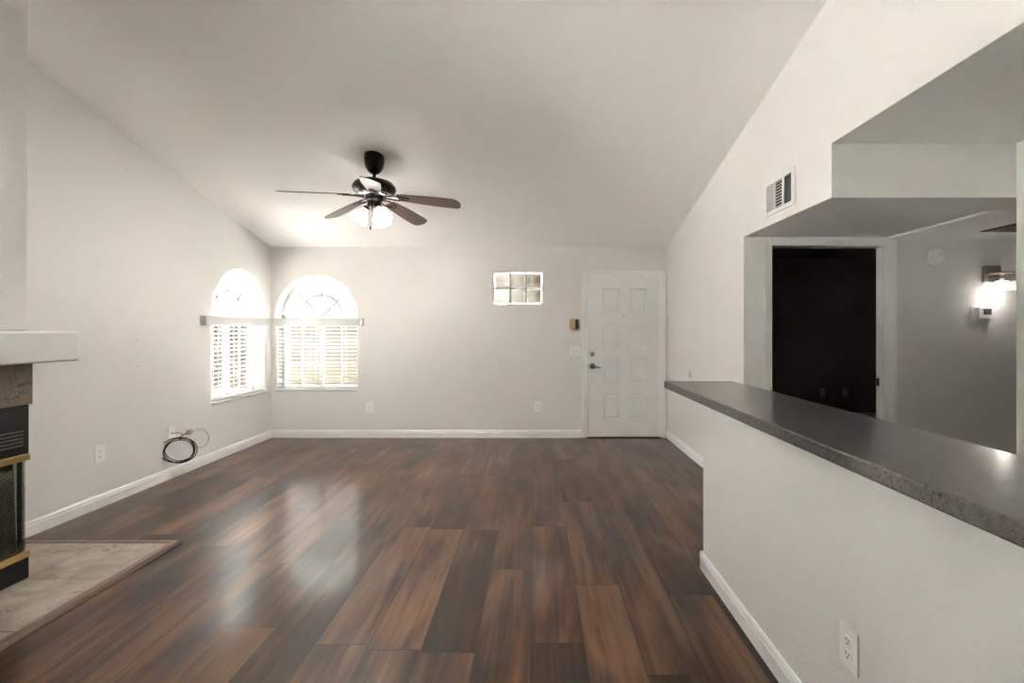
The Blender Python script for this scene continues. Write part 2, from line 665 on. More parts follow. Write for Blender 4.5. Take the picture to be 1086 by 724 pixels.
# the right wall and the dropped header over the bar, one slab with rounded arrises
bm = prism(B(), [(YB + 0.15, -0.02), (YB + 0.15, ceil_z(YB + 0.15) + 0.04), (YF, ceil_z(YF) + 0.06), (YF, ZK), (YS, ZK),
                 (YS, ZH), (YJ, ZH), (YJ, -0.02)], XR, XR + 0.10, 'X')
struct('wall_right', bm, M['wall'], 'cream right wall with the stepped header above the bar', 'wall', bevel=0.012, seg=3)
bm = prism(B(), [(YB + WT, ceil_z(YB + WT)), (YF, ceil_z(YF)), (YF, ceil_z(YF) + 0.12), (YB + WT, ceil_z(YB + WT) + 0.12)], XL - WT, XR + 0.1, 'X')
struct('ceiling', bm, M['ceiling'], 'sloping textured ceiling rising toward the viewer', 'ceiling')
bm = box(B(), XL - WT, 5.6, YF - 0.15, YF, -0.05, 5.0)
struct('wall_rear', bm, M['wall'], 'cream wall behind the viewpoint', 'wall')

# ------------------------------------------------------------------ plank floor, one quad per plank
WP, LP = 0.2325, 1.213
JOINT = {0: 3.26, 1: 2.517, 2: 3.07, 3: 2.415, -2: 1.984, -6: 2.154, -5: 2.751, -4: 2.037, -7: 2.747, -9: 2.963, -8: 2.38}
bm = B()
uvl = bm.loops.layers.uv.new('plank')
cl = bm.loops.layers.float_color.new('tone')
rnd = random.Random(11)
X0F, X1F, Y0F, Y1F = XL - 0.02, 2.75, YF, YB + 0.02
c = math.floor((X0F + 0.022) / WP)
while -0.022 + c * WP < X1F:
    xa = -0.022 + c * WP
    j = JOINT.get(c, rnd.random() * LP)
    k = math.floor((Y0F - j) / LP)
    while j + k * LP < Y1F:
        ya = j + k * LP
        x0, x1 = max(xa, X0F), min(xa + WP, X1F)
        y0, y1 = max(ya, Y0F), min(ya + LP, Y1F)
        k += 1
        if x1 - x0 < 1e-4 or y1 - y0 < 1e-4:
            continue
        f = bm.faces.new([bm.verts.new(p) for p in ((x0, y0, 0), (x1, y0, 0), (x1, y1, 0), (x0, y1, 0))])
        tone = (rnd.random(), rnd.random(), rnd.random(), 1)
        for lp in f.loops:
            lp[uvl].uv = (lp.vert.co.x - xa, lp.vert.co.y - ya)
            lp[cl] = tone
    c += 1
M['floor'] = floor_mat(WP, LP)
struct('floor', bm, M['floor'], 'glossy brown wood plank floor', 'floor')
M['hallfloor'] = wood('hall_floor_wood', (0.05, 0.03, 0.02), (0.10, 0.06, 0.04), 'Y')
struct('floor_hall', box(B(), 2.75, 5.6, YF, 7.3, -0.03, 0.0), M['hallfloor'], 'dark plank floor of the hallway and bedroom', 'floor')
struct('floor_bedroom', box(B(), XR + 0.1, 2.75, YB + 0.02, 7.3, -0.03, 0.0), M['hallfloor'], 'dark plank floor just inside the bedroom', 'floor')

# ------------------------------------------------------------------ hall, kitchen, dark bedroom shells
HX0, HX1, HZ = 1.88, 2.81, 2.034
bm = wall_with_holes(B(), [(XR + 0.1, 0), (HX0, 0), (HX0, HZ), (HX1, HZ), (HX1, 0), (5.6, 0), (5.6, ZH + 0.02), (XR + 0.1, ZH + 0.02)], [], 'Y', YJ, 0.117)
box(bm, XR + 0.005, XR + 0.1, YJ + 0.0005, YJ + 0.1, 0, ZH)
struct('wall_hall', bm, M['wall'], 'shaded hallway wall with the open doorway and sconce', 'wall')
struct('ceiling_hall', box(B(), XR + 0.05, 5.6, YS + 0.0006, YJ + 0.117, ZH + 0.0006, ZK + 0.05), M['wall'], 'low soffit over the hallway opening', 'ceiling')
struct('ceiling_kitchen', box(B(), XR + 0.05, 2.85, YF, YS + 0.05, ZK + 0.0006, ZK + 0.1), M['wall'], 'flat kitchen ceiling over the bar', 'ceiling')
struct('wall_kitchen', box(B(), XK, XK + 0.12, YF, YS, 0, ZK + 0.02), M['wall'], 'white kitchen side wall at the right edge', 'wall', bevel=0.012, seg=3)
struct('wall_passage', box(B(), XK + 0.12, 5.6, YS - 0.12, YS + 0.004, 0, ZH + 0.1), M['wall'], 'near wall of the hallway, mostly out of sight', 'wall')
bm = box(B(), XR + 0.1, 5.6, 7.2, 7.3, 0, 2.45)
box(bm, 5.5, 5.6, YJ + 0.117, 7.2, 0, 2.45)
box(bm, XR + 0.03, XR + 0.1, YB + 0.15, 7.3, 0, 2.45)
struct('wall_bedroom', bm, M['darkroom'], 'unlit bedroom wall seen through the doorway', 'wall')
struct('wall_hallway', box(B(), 5.5, 5.6, YS - 0.12, YJ, 0, ZH), M['wall'], 'end wall of the hallway', 'wall')
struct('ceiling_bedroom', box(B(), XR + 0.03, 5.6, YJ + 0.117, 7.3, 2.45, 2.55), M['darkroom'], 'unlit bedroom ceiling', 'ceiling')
# slightly lower hall ceiling panel with its white edge
struct('ceiling_panel', box(B(), 2.80, 5.5, 2.93, YJ, ZH - 0.02, ZH), M['ceiling'], 'pale lowered ceiling panel near the hallway sconce', 'ceiling', bevel=0.004)

# half wall of the bar
HWX, HWY = 0.9515, 2.684
struct('wall_half', box(B(), HWX, HWX + 0.12, 0.05, HWY, 0, 1.02), M['wall'], 'cream half wall carrying the bar top', 'wall', bevel=0.010, seg=3)
# chimney breast
CHX, CHY = -2.746, 2.556
struct('wall_chimney', box(B(), XL, CHX, 1.15, CHY, 1.353, ceil_z(1.15) - 0.02), M['wall'], 'cream chimney breast above the white mantel', 'wall', bevel=0.012, seg=3)

# ------------------------------------------------------------------ baseboards
BP = [(0, 0), (0.014, 0), (0.014, 0.066), (0.011, 0.074), (0.011, 0.084), (0.005, 0.097), (0, 0.099)]


def base_x(bm, y, s, xa, xb):                 # along x, standing out by s from a wall at y
    return prism(bm, [(y + s * p[0], p[1]) for p in BP], xa, xb, 'X')


def base_y(bm, x, s, ya, yb):                 # along y
    return prism(bm, [(x + s * p[0], p[1]) for p in BP], ya, yb, 'Y')


struct('baseboard_left', base_y(B(), XL, 1, CHY + 0.01, YB), M['trim'], 'white baseboard along the left wall', 'baseboard')
struct('baseboard_back', base_x(B(), YB, -1, XL + 0.014, DX0 - 0.072), M['trim'], 'white baseboard along the far wall', 'baseboard')
struct('baseboard_right', base_y(B(), XR, -1, YJ, YB), M['trim'], 'white baseboard along the right wall by the door', 'baseboard')
bm = base_y(B(), HWX, -1, 0.05, HWY + 0.014)
base_x(bm, HWY, 1, HWX - 0.014, HWX + 0.12)
struct('baseboard_half', bm, M['trim'], 'white baseboard under the bar half wall', 'baseboard')
struct('baseboard_bedroom', base_x(B(), 7.2, -1, XR + 0.1, 5.5), M['trim'], 'white baseboard of the dark bedroom', 'baseboard')


# ------------------------------------------------------------------ casings
def casing(bm, x0, x1, zt, y, wd=0.066, th=0.016):
    prof = lambda s: [(0, 0), (s * wd, 0), (s * wd, -th), (s * wd * 0.75, -th), (s * wd * 0.55, -th * 0.72), (s * wd * 0.12, -th * 0.55), (0, -th * 0.4)]
    for xe, s in ((x0, -1), (x1, 1)):
        pts = [(xe + p[0], y + p[1]) for p in prof(s)]
        prism(bm, pts, 0, zt + (wd if wd < 0.07 else 0.066), 'Z')
    pts = [(y + p[1], zt + p[0]) for p in prof(1)]
    prism(bm, pts, x0, x1, 'X')
    return bm


bm = casing(B(), DX0, DX1, DZ, YB)
box(bm, DX0 - 0.004, DX0 + 0.012, YB - 0.006, YB + 0.10, 0, DZ)
box(bm, DX1 - 0.012, DX1 + 0.004, YB - 0.006, YB + 0.10, 0, DZ)
box(bm, DX0, DX1, YB - 0.006, YB + 0.10, DZ - 0.012, DZ + 0.004)
struct('trim_1', bm, M['trim'], 'white casing round the front door', 'door casing')
bm = casing(B(), HX0, HX1, HZ, YJ, 0.062)
for xa, xb in ((HX0 - 0.004, HX0 + 0.004), (HX1 - 0.004, HX1 + 0.004)):
    box(bm, xa, xb, YJ - 0.005, YJ + 0.125, 0, HZ)
box(bm, HX0, HX1, YJ - 0.005, YJ + 0.125, HZ - 0.004, HZ + 0.004)
box(bm, HX1 - 0.014, HX1 - 0.004, YJ + 0.045, YJ + 0.075, 0, HZ)      # door stop
box(bm, HX0 + 0.004, HX0 + 0.014, YJ + 0.045, YJ + 0.075, 0, HZ)
struct('trim_2', bm, M['trim'], 'white casing and jamb of the dark hallway doorway', 'door casing')
tag(obj('strike_plate', box(B(), HX1 - 0.0065, HX1 - 0.004, YJ + 0.080, YJ + 0.118, 0.90, 0.965), M['dark']),
    'small black strike plate on the right jamb of dark doorway', 'strike plate')

# ------------------------------------------------------------------ front door
dx0, dx1, dz0, dz1 = DX0 + 0.014, DX1 - 0.014, 0.012, DZ - 0.014
yd = YB + 0.005                                     # door face
bm = B()
cols = [(0.206, 0.446), (0.58, 0.824)]
rows = [(1 - 0.216, 1 - 0.068), (1 - 0.447, 1 - 0.289), (1 - 0.668, 1 - 0.51), (1 - 0.893, 1 - 0.731)]
DWd, DHt = dx1 - dx0, dz1 - dz0
rects = [(dx0 + a * DWd, dx0 + b * DWd, dz0 + c_ * DHt, dz0 + d * DHt) for a, b in cols for c_, d in rows]
loops = [[(dx0, dz0), (dx1, dz0), (dx1, dz1), (dx0, dz1)]] + [[(a, c_), (b, c_), (b, d), (a, d)] for a, b, c_, d in rects]
flat = [p for l in loops for p in l]
vs = [bm.verts.new((p[0], yd, p[1])) for p in flat]
for tri in tessellate_polygon([[Vector((p[0], p[1], 0)) for p in l] for l in loops]):
    bm.faces.new([vs[i] for i in tri])
for a, b, c_, d in rects:                            # moulded raised panels
    rings = []
    for ins, dep in ((0, 0), (0.008, 0.010), (0.022, 0.011), (0.036, 0.0035), (0.040, 0.003)):
        rings.append([bm.verts.new((x, yd + dep, z)) for x, z in ((a + ins, c_ + ins), (b - ins, c_ + ins), (b - ins, d - ins), (a + ins, d - ins))])
    for p, q in zip(rings, rings[1:]):
        for i in range(4):
            bm.faces.new((p[i], p[(i + 1) % 4], q[(i + 1) % 4], q[i]))
    bm.faces.new(rings[-1])
bmesh.ops.remove_doubles(bm, verts=bm.verts[:], dist=1e-5)
fr = [bm.verts.new(p) for p in ((dx0, yd, dz0), (dx1, yd, dz0), (dx1, yd, dz1), (dx0, yd, dz1))]
bk = [bm.verts.new(p) for p in ((dx0, yd + 0.044, dz0), (dx1, yd + 0.044, dz0), (dx1, yd + 0.044, dz1), (dx0, yd + 0.044, dz1))]
for i in range(4):
    bm.faces.new((fr[i], fr[(i + 1) % 4], bk[(i + 1) % 4], bk[i]))
bm.faces.new(bk)
door = struct('door_1', bm, M['door'], 'white eight-panel front door with pewter lever', 'door')
RY = Matrix.Rotation(PI / 2, 4, 'X')                # turns z into -y (out of the far wall)
hx = 0.716
pt = obj('deadbolt', lathe(B(), [(0.0, 0.026), (0.012, 0.026), (0.022, 0.020), (0.031, 0.012), (0.033, 0)][::-1], (hx, yd, 1.057), 24, RY), M['nickel'], door, world=True)
pt['label'] = 'round nickel deadbolt'
bm = B()
box(bm, hx - 0.004, hx + 0.004, yd - 0.036, yd - 0.026, 1.045, 1.069)
obj('thumb_turn', bm, M['darkmetal'], pt, world=True, bevel=0.002)
bm = lathe(B(), [(0.036, 0), (0.035, 0.008), (0.028, 0.014), (0.014, 0.018), (0.012, 0.045), (0.016, 0.05), (0.014, 0.062), (0, 0.064)], (hx, yd, 0.902), 24, RY)
lv = obj('rosette', bm, M['darkmetal'], door, world=True)
lv['label'] = 'dark pewter lever rosette'
bm = tube(B(), [(hx, yd - 0.052, 0.902), (hx + 0.03, yd - 0.056, 0.900), (hx + 0.06, yd - 0.055, 0.893), (hx + 0.09, yd - 0.050, 0.888), (hx + 0.108, yd - 0.047, 0.890)],
          [0.010, 0.010, 0.008, 0.007, 0.006], 10)
obj('lever', bm, M['darkmetal'], lv, world=True)
obj('peephole', lathe(B(), [(0.008, 0), (0.008, 0.004), (0.004, 0.005), (0, 0.003)], (1.112, yd, 1.54), 14, RY), M['dark'], door, world=True)
for hz in (0.31, 1.06, 1.80):
    bm = box(B(), dx1 - 0.002, DX1 + 0.006, yd - 0.004, yd + 0.004, hz - 0.05, hz + 0.05)
    tube(bm, [(dx1 + 0.006, yd - 0.009, hz - 0.052), (dx1 + 0.006, yd - 0.009, hz + 0.052)], 0.007, 8)
    obj('hinge', bm, M['trim'], door, world=True)
obj('latch_plate', box(B(), dx0 - 0.001, dx0 + 0.002, yd - 0.002, yd + 0.03, 0.87, 0.93), M['darkmetal'], door, world=True)
obj('bolt_plate', box(B(), dx0 - 0.001, dx0 + 0.002, yd - 0.002, yd + 0.03, 1.03, 1.085), M['darkmetal'], door, world=True)
struct('trim_3', box(B(), DX0, DX1, YB - 0.02, YB + 0.10, 0.0, 0.011), M['chimedark'], 'dark threshold strip under the front door', 'threshold')

# ------------------------------------------------------------------ windows
def bar2d(bm, P, a, b, wd, d0, d1):
    """straight bar between 2D points a,b of width wd, depth d0..d1; P maps (u,z,depth) to 3D"""
    a, b = Vector(a), Vector(b)
    t = (b - a).normalized()
    n = Vector((-t.y, t.x)) * wd / 2
    q = [a - n, b - n, b + n, a + n]
    va = [bm.verts.new(P(p.x, p.y, d0)) for p in q]
    vb = [bm.verts.new(P(p.x, p.y, d1)) for p in q]
    for i in range(4):
        bm.faces.new((va[i], va[(i + 1) % 4], vb[(i + 1) % 4], vb[i]))
    bm.faces.new(va[::-1])
    bm.faces.new(vb)


def arc2d(bm, P, c, ra, rb, z, wd, d0, d1, n=28, a0=0.0, a1=PI):
    prev = None
    for k in range(n + 1):
        a = a0 + (a1 - a0) * k / n
        ring = []
        for s, d in ((-wd / 2, d0), (wd / 2, d0), (wd / 2, d1), (-wd / 2, d1)):
            ring.append(bm.verts.new(P(c + (ra + s) * math.cos(a), z + (rb + s) * math.sin(a), d)))
        if prev:
            for i in range(4):
                bm.faces.new((prev[i], prev[(i + 1) % 4], ring[(i + 1) % 4], ring[i]))
        else:
            bm.faces.new(ring)
        prev = ring
    bm.faces.new(prev[::-1])


def pane(bm, P, pts, d):
    f = bm.faces.new([bm.verts.new(P(u, z, d)) for u, z in pts])
    g = bmesh.ops.extrude_face_region(bm, geom=[f])
    dv = Vector(P(0, 0, 0.005)) - Vector(P(0, 0, 0.0))
    bmesh.ops.translate(bm, verts=[e for e in g['geom'] if isinstance(e, bmesh.types.BMVert)], vec=dv)


def build_window(name, label, W, P):
    c_, h, z0, zs, rise = W['c'], W['half'], W['z0'], W['zs'], W['rise']
    d0, d1 = 0.145, 0.20
    f = 0.045
    bm = B()
    arc2d(bm, P, c_, h - f / 2, rise - f / 2, zs, f, d0, d1)
    for z in (zs, z0 + f / 2):
        bar2d(bm, P, (c_ - h, z), (c_ + h, z), f, d0, d1)
    for s in (-1, 1):
        bar2d(bm, P, (c_ + s * (h - f / 2), z0), (c_ + s * (h - f / 2), zs), f, d0, d1)
    win = struct(name, bm, M['vinyl'], label, 'window')
    bm = B()
    bar2d(bm, P, (c_, z0 + f), (c_, zs - f / 2), 0.05, d0 + 0.005, d1 - 0.005)
    obj('meeting_stile', bm, M['vinyl'], win, world=True)
    bm = B()                                           # sunburst bars in the arch
    for deg in (45, 90, 135):
        a = math.radians(deg)
        bar2d(bm, P, (c_ + 0.02 * math.cos(a), zs + 0.02), (c_ + (h - f) * math.cos(a), zs + (rise - f) * math.sin(a)), 0.028, d0 + 0.012, d0 + 0.042)
    arc2d(bm, P, c_, (h - f) * 0.56, (rise - f) * 0.56, zs + 0.02, 0.028, d0 + 0.012, d0 + 0.042)
    obj('sunburst_muntins', bm, M['vinyl'], win, world=True)
    bm = B()
    for s in (-1, 1):
        bar2d(bm, P, (c_ + s * h * 0.5, z0 + f), (c_ + s * h * 0.5, zs - f / 2), 0.016, d0 + 0.022, d0 + 0.036)
    for q in (0.33, 0.66):
        z = z0 + f + q * (zs - z0 - f)
        bar2d(bm, P, (c_ - h + f, z), (c_ + h - f, z), 0.016, d0 + 0.022, d0 + 0.036)
    obj('grid_muntins', bm, M['vinyl'], win, world=True)
    bm = B()
    pane(bm, P, [(c_ - h + f, z0 + f), (c_ + h - f, z0 + f), (c_ + h - f, zs), (c_ - h + f, zs)], d0 + 0.026)
    obj('pane', bm, M['dimmed'], win, world=True)
    bm = B()
    pane(bm, P, [(c_ + (h - f) * math.cos(PI * k / 28), zs + (rise - f) * math.sin(PI * k / 28)) for k in range(29)], d0 + 0.026)
    obj('arched_pane', bm, M['dimmed'], win, world=True)
    bm = B()                                           # thin sill board lying on the ledge
    bar2d(bm, P, (c_ - h + 0.002, z0 + 0.007), (c_ + h - 0.002, z0 + 0.007), 0.012, -0.022, d0)
    obj('sill', bm, M['trim'], win, world=True, bevel=0.003)
    return win


PLw = lambda u, z, d: (XL - d, u, z)
PBw = lambda u, z, d: (u, YB + d, z)
build_window('window_1', 'arched window in the left wall beside the corner', LW, PLw)
build_window('window_2', 'arched window in the far wall beside the corner', BW, PBw)


def build_blind(label, W, P, u0, u1, e0, e1):
    """inside-mounted slats plus an outside valance from u0 to u1 whose ends e0/e1 have returns"""
    c_, h, z0 = W['c'], W['half'] - 0.008, W['z0'] + 0.016
    root = thing('window_blind', label, 'blind', P(c_, z0, 0.05))
    top = 1.43
    bm = B()
    bar2d(bm, P, (u0, 1.452), (u1, 1.452), 0.088, -0.062, -0.050)
    for e, on in ((u0, e0), (u1, e1)):
        if on:
            s = 0.006 if e == u0 else -0.006
            bar2d(bm, P, (e + s, 1.408), (e + s, 1.496), 0.012, -0.052, 0.0)
    bar2d(bm, P, (u0 - (0.006 if e0 else 0), 1.497), (u1 + (0.006 if e1 else 0), 1.497), 0.012, -0.072, 0.0)
    obj('valance', bm, M['valance'], root, world=True, bevel=0.003)
    n = 17
    pit = (top - (z0 + 0.03)) / n
    bm = B()
    tl = math.radians(17)
    for i in range(n):
        z = z0 + 0.035 + pit * (i + 0.5)
        prev = None
        for k in range(5):
            q = -1 + k / 2
            d = 0.052 + 0.025 * q * math.cos(tl)
            zz = z - 0.025 * q * math.sin(tl) + 0.0025 * (1 - q * q)
            row = [bm.verts.new(P(c_ + s * h, zz + o, d)) for s in (-1, 1) for o in (0.0, 0.0028)]
            if prev:
                bm.faces.new((prev[0], prev[2], row[2], row[0]))
                bm.faces.new((prev[1], row[1], row[3], prev[3]))
                bm.faces.new((prev[0], row[0], row[1], prev[1]))
                bm.faces.new((prev[2], prev[3], row[3], row[2]))
            else:
                bm.faces.new((row[0], row[1], row[3], row[2]))
            prev = row
        bm.faces.new((prev[0], prev[2], prev[3], prev[1]))
    obj('slats', bm, M['blind'], root, world=True)
    bm = B()
    bar2d(bm, P, (c_ - h, z0 + 0.012), (c_ + h, z0 + 0.012), 0.018, 0.028, 0.076)
    obj('bottom_rail', bm, M['blind'], root, world=True, bevel=0.003)
    bm = B()
    bar2d(bm, P, (c_ - h, top + 0.02), (c_ + h, top + 0.02), 0.04, 0.02, 0.08)
    obj('head_rail', bm, M['blind'], root, world=True)
    for s in (-0.72, -0.02, 0.70):
        bm = B()
        for d in (0.0255, 0.0785):
            bar2d(bm, P, (c_ + s * h, z0 + 0.02), (c_ + s * h, top), 0.004, d - 0.001, d + 0.001)
        obj('ladder_cord', bm, M['blind'], root, world=True)
    bm = tube(B(), [P(c_ - h * 0.80, top, 0.012), P(c_ - h * 0.80, top - 0.42, 0.012)], 0.004, 6)
    obj('tilt_wand', bm, M['blind'], root, world=True)
    return root


build_blind('white slatted blind and valance on the left-wall window', LW, PLw, 4.69, YB - 0.075, True, False)
build_blind('white slatted blind and valance on the far-wall window', BW, PBw, XL + 0.004, -2.166, False, True)

# glass blocks
bm = B()
gx0, gx1, gz0, gz1 = -0.527, 0.082, 1.69, 2.093
cw, chh = (gx1 - gx0) / 3, (gz1 - gz0) / 2
for i in range(1, 3):
    box(bm, gx0 + i * cw - 0.012, gx0 + i * cw + 0.012, YB + 0.055, YB + 0.15, gz0, gz1)
box(bm, gx0, gx1, YB + 0.056, YB + 0.149, gz0 + chh - 0.012, gz0 + chh + 0.012)
win3 = struct('window_3', bm, M['mortar'], 'small window of six wavy glass blocks', 'window')
for i in range(3):
    for j in range(2):
        a, b = gx0 + i * cw + 0.0125, gx0 + (i + 1) * cw - 0.0125
        p, q = gz0 + j * chh + 0.0125, gz0 + (j + 1) * chh - 0.0125
        obj('glass_block', box(B(), a, b, YB + 0.05, YB + 0.155, p, q), M['block'], win3, world=True, bevel=0.014, seg=3)

# ------------------------------------------------------------------ bar top
tag(obj('bar_countertop', box(B(), 0.75, 1.153, 0.02, 2.757, 1.02, 1.06), M['quartz'], bevel=0.005, seg=2),
    'long dark grey speckled quartz bar top on half wall', 'countertop')

# ------------------------------------------------------------------ fireplace
fp = thing('fireplace', 'black and brass glass-fronted fireplace under the white mantel', 'fireplace', (-3.04, 1.9, 0.0195))
FY0 = 1.25
bm = box(B(), -3.32, CHX, FY0, CHY, 0.0195, 0.132)
obj('base', bm, M['black'], fp, world=True, bevel=0.003)
bm = box(B(), -3.33, CHX, FY0, CHY, 0.690, 0.955)
hood = obj('hood', bm, M['black'], fp, world=True, bevel=0.003)
bm = B()
for k in range(5):
    z = 0.738 + 0.019 * k
    box(bm, CHX - 0.003, CHX + 0.008, FY0 + 0.1, CHY - 0.035, z, z + 0.007)
lo = obj('louvre', bm, mat('grey_louvre_metal', (0.16, 0.155, 0.15), 0.4, 0.6), hood, world=True)
lo['label'] = 'grey louvre slats'
for nm, z0_, z1_, ov in (('lower_brass_rail', 0.132, 0.168, 0.004), ('upper_brass_rail', 0.655, 0.690, 0.004)):
    bm = box(B(), CHX - 0.02, CHX + ov, FY0, CHY + ov, z0_, z1_)
    box(bm, -3.32, CHX - 0.02, CHY - 0.02, CHY + ov, z0_, z1_)
    obj(nm, bm, M['brass'], fp, world=True, bevel=0.002)
obj('front_glass', box(B(), CHX - 0.016, CHX - 0.010, FY0, CHY - 0.017, 0.168, 0.655), M['fireglass'], fp, world=True)
obj('end_glass', box(B(), -3.31, CHX - 0.010, CHY - 0.016, CHY - 0.010, 0.168, 0.655), M['fireglass'], fp, world=True)
obj('corner_post', box(B(), CHX - 0.034, CHX - 0.018, CHY - 0.030, CHY - 0.018, 0.132, 0.69), M['bronze'], fp, world=True)
obj('firebox_floor', box(B(), -3.31, CHX - 0.03, FY0 + 0.02, CHY - 0.03, 0.132, 0.15), M['black'], fp, world=True)
obj('back_panel', box(B(), -3.325, -2.80, FY0, FY0 + 0.03, 0.132, 0.69), M['black'], fp, world=True)
obj('inner_panel', box(B(), -3.33, -3.30, FY0 + 0.02, 2.20, 0.132, 0.69), M['black'], fp, world=True)
bm = B()                                               # folded chain-mesh screen, gathered behind the glass end
N = 90
rowz = [(0.17, 1.0), (0.30, 0.9), (0.45, 0.75), (0.655, 0.62)]
grid = []
for z, sc in rowz:
    row = []
    for i in range(N + 1):
        t = i / N
        y = 1.4 + (2.505 + 0.014 * (sc - 0.62) / 0.38 - 1.4) * t
        x = CHX - 0.031 + 0.009 * math.sin(t * 95) * (0.6 + 0.4 * math.sin(t * 17))
        row.append(bm.verts.new((x, y, z)))
    grid.append(row)
for a, b in zip(grid, grid[1:]):
    for i in range(N):
        bm.faces.new((a[i], a[i + 1], b[i + 1], b[i])).smooth = True
scr = obj('fire_screen', bm, M['chain'], fp, world=True)
scr.modifiers.new('thickness', 'SOLIDIFY').thickness = 0.002
bm = box(B(), CHX - 0.03, CHX + 0.006, FY0, CHY + 0.014, 0.956, 1.183)
box(bm, -3.33, CHX - 0.03, CHY - 0.02, CHY + 0.014, 0.956, 1.183)
sr = obj('stone_surround', bm, M['surround'], fp, world=True, bevel=0.003)
obj('surround_core', box(B(), -3.33, CHX - 0.03, FY0, CHY - 0.02, 0.957, 1.183), M['black'], fp, world=True)
tag(obj('mantel', box(B(), XL + 0.002, -2.60, 1.05, 2.694, 1.184, 1.352), M['white'], bevel=0.012, seg=3),
    'thick white mantel shelf projecting from the chimney breast', 'mantel')

# hearth
hr = thing('hearth', 'beige slate tile hearth with brown wood edging in front of fireplace', 'hearth', (-2.8, 2.0, 0.0))
obj('mortar_bed', box(B(), -3.322, -2.312, 0.9, 2.968, 0.0, 0.014), M['grout'], hr, world=True)
ys = [2.968, 2.5465, 2.0965, 1.6465, 1.1965, 0.9]
xs = [-2.312, -2.745, -3.195, -3.322]
for a, b in zip(ys, ys[1:]):
    for p, q in zip(xs, xs[1:]):
        obj('floor_tile', box(B(), q + 0.0025, p - 0.0025, b + 0.0025, a - 0.0025, 0.004, 0.0175), M['slate'], hr, world=True, bevel=0.002)
EP = [(0.0, 0.0), (0.0, 0.017), (0.008, 0.019), (0.040, 0.019), (0.052, 0.003), (0.052, 0.0)]
bm = B()
va = [bm.verts.new((-2.312 + p[0], 0.9, p[1])) for p in EP]
vb = [bm.verts.new((-2.312 + p[0], 2.968 + p[0], p[1])) for p in EP]
vc = [bm.verts.new((-3.322, 2.968 + p[0], p[1])) for p in EP]
n = len(EP)
for s, t in ((va, vb), (vb, vc)):
    for i in range(n):
        bm.faces.new((s[i], s[(i + 1) % n], t[(i + 1) % n], t[i]))
bm.faces.new(va)
bm.faces.new(vc)
obj('wood_edging', bm, M['edging'], hr, world=True)


# ------------------------------------------------------------------ wall plates
RZ = {'back': 0.0, 'left': PI / 2, 'right': -PI / 2}


def plate(bm, w_, h_, t=0.006):
    return prism(bm, round_rect(-w_ / 2, w_ / 2, -h_ / 2, h_ / 2, 0.006, 3), -t, 0, 'Y')


def outlet(loc, side, label, wd=0.086, ht=0.133):
    t = thing('wall_outlet', label, 'outlet', loc, RZ[side])
    obj('plate', plate(B(), wd, ht), M['plastic'], t, bevel=0.002)
    for s in (-1, 1):
        bm = prism(B(), round_rect(-0.017, 0.017, s * 0.021 - 0.014, s * 0.021 + 0.014, 0.010, 4), -0.0085, -0.004, 'Y')
        so_ = obj('socket', bm, M['plastic'], t)
        bm = B()
        for dx, hh in ((-0.0065, 0.0045), (0.0065, 0.0035)):
            box(bm, dx - 0.0012, dx + 0.0012, -0.0092, -0.008, s * 0.021 + 0.003 - hh, s * 0.021 + 0.003 + hh)
        lathe(bm, [(0.0028, 0.008), (0.0028, 0.0092)], (0, 0, s * 0.021 - 0.008), 10, RY)
        obj('slots', bm, M['dark'], so_)
    obj('screw', lathe(B(), [(0.003, 0.004), (0.003, 0.0068), (0, 0.0072)], (0, 0, 0), 10, RY), M['plastic'], t)
    return t


k = 1 / 84
outlet(((391.8 - VX) * k, YB, HC - 81.5 * k), 'back', 'small white outlet low on far wall right of corner window')
outlet(((569.7 - VX) * k, YB, HC - 80.5 * k), 'back', 'small white outlet low on far wall below the glass blocks')
outlet((XL, 3.61, HC - 131 * 0.00723), 'left', 'white outlet on left wall nearest the fireplace')
outlet((HWX, 1.426, 0.397), 'right', 'white outlet on the half wall under the bar top', 0.080, 0.128)
outlet((4.38, 7.2, 0.40), 'back', 'faint outlet on dark bedroom wall, left of two')
outlet((4.73, 7.2, 0.40), 'back', 'faint outlet on dark bedroom wall, right of two')

sw = thing('light_switch', 'white double rocker switch plate left of front door', 'light switch', (0.494, YB, 1.098))
obj('plate', plate(B(), 0.125, 0.118), M['plastic'], sw, bevel=0.002)
for s in (-1, 1):
    bm = B()
    v = [(-0.016, -0.034), (0.016, -0.034), (0.016, 0.034), (-0.016, 0.034)]
    dep = [-0.0065, -0.0065, -0.0105, -0.0105]
    a = [bm.verts.new((s * 0.023 + p[0], d, p[1])) for p, d in zip(v, dep)]
    b = [bm.verts.new((s * 0.023 + p[0], -0.004, p[1])) for p in v]
    for i in range(4):
        bm.faces.new((a[i], a[(i + 1) % 4], b[(i + 1) % 4], b[i]))
    bm.faces.new(a)
    bm.faces.new(b)
    obj('rocker', bm, M['white'], sw, bevel=0.001)

ch = thing('door_chime', 'small tan and dark door chime box left of front door', 'door chime', (0.485, YB, 1.435))
c1 = obj('cover', box(B(), -0.056, 0.012, -0.048, 0, -0.060, 0.060), M['tan'], ch, bevel=0.003)
c1['label'] = 'tan face'
c2 = obj('grille', box(B(), 0.012, 0.052, -0.044, 0, -0.058, 0.058), M['chimedark'], ch, bevel=0.002)
c2['label'] = 'dark brown side'

# door-handle bumper on the right wall
tag(obj('door_bumper', lathe(B(), [(0.040, 0), (0.040, 0.004), (0.034, 0.010), (0.024, 0.009), (0.018, 0.006), (0, 0.006)], (XR, 5.06, 0.885), 24,
                             Matrix.Rotation(-PI / 2, 4, 'Y')), mat('grey_bumper', (0.62, 0.585, 0.54), 0.5)),
    'small round wall bumper on right wall just above bar end', 'door bumper')

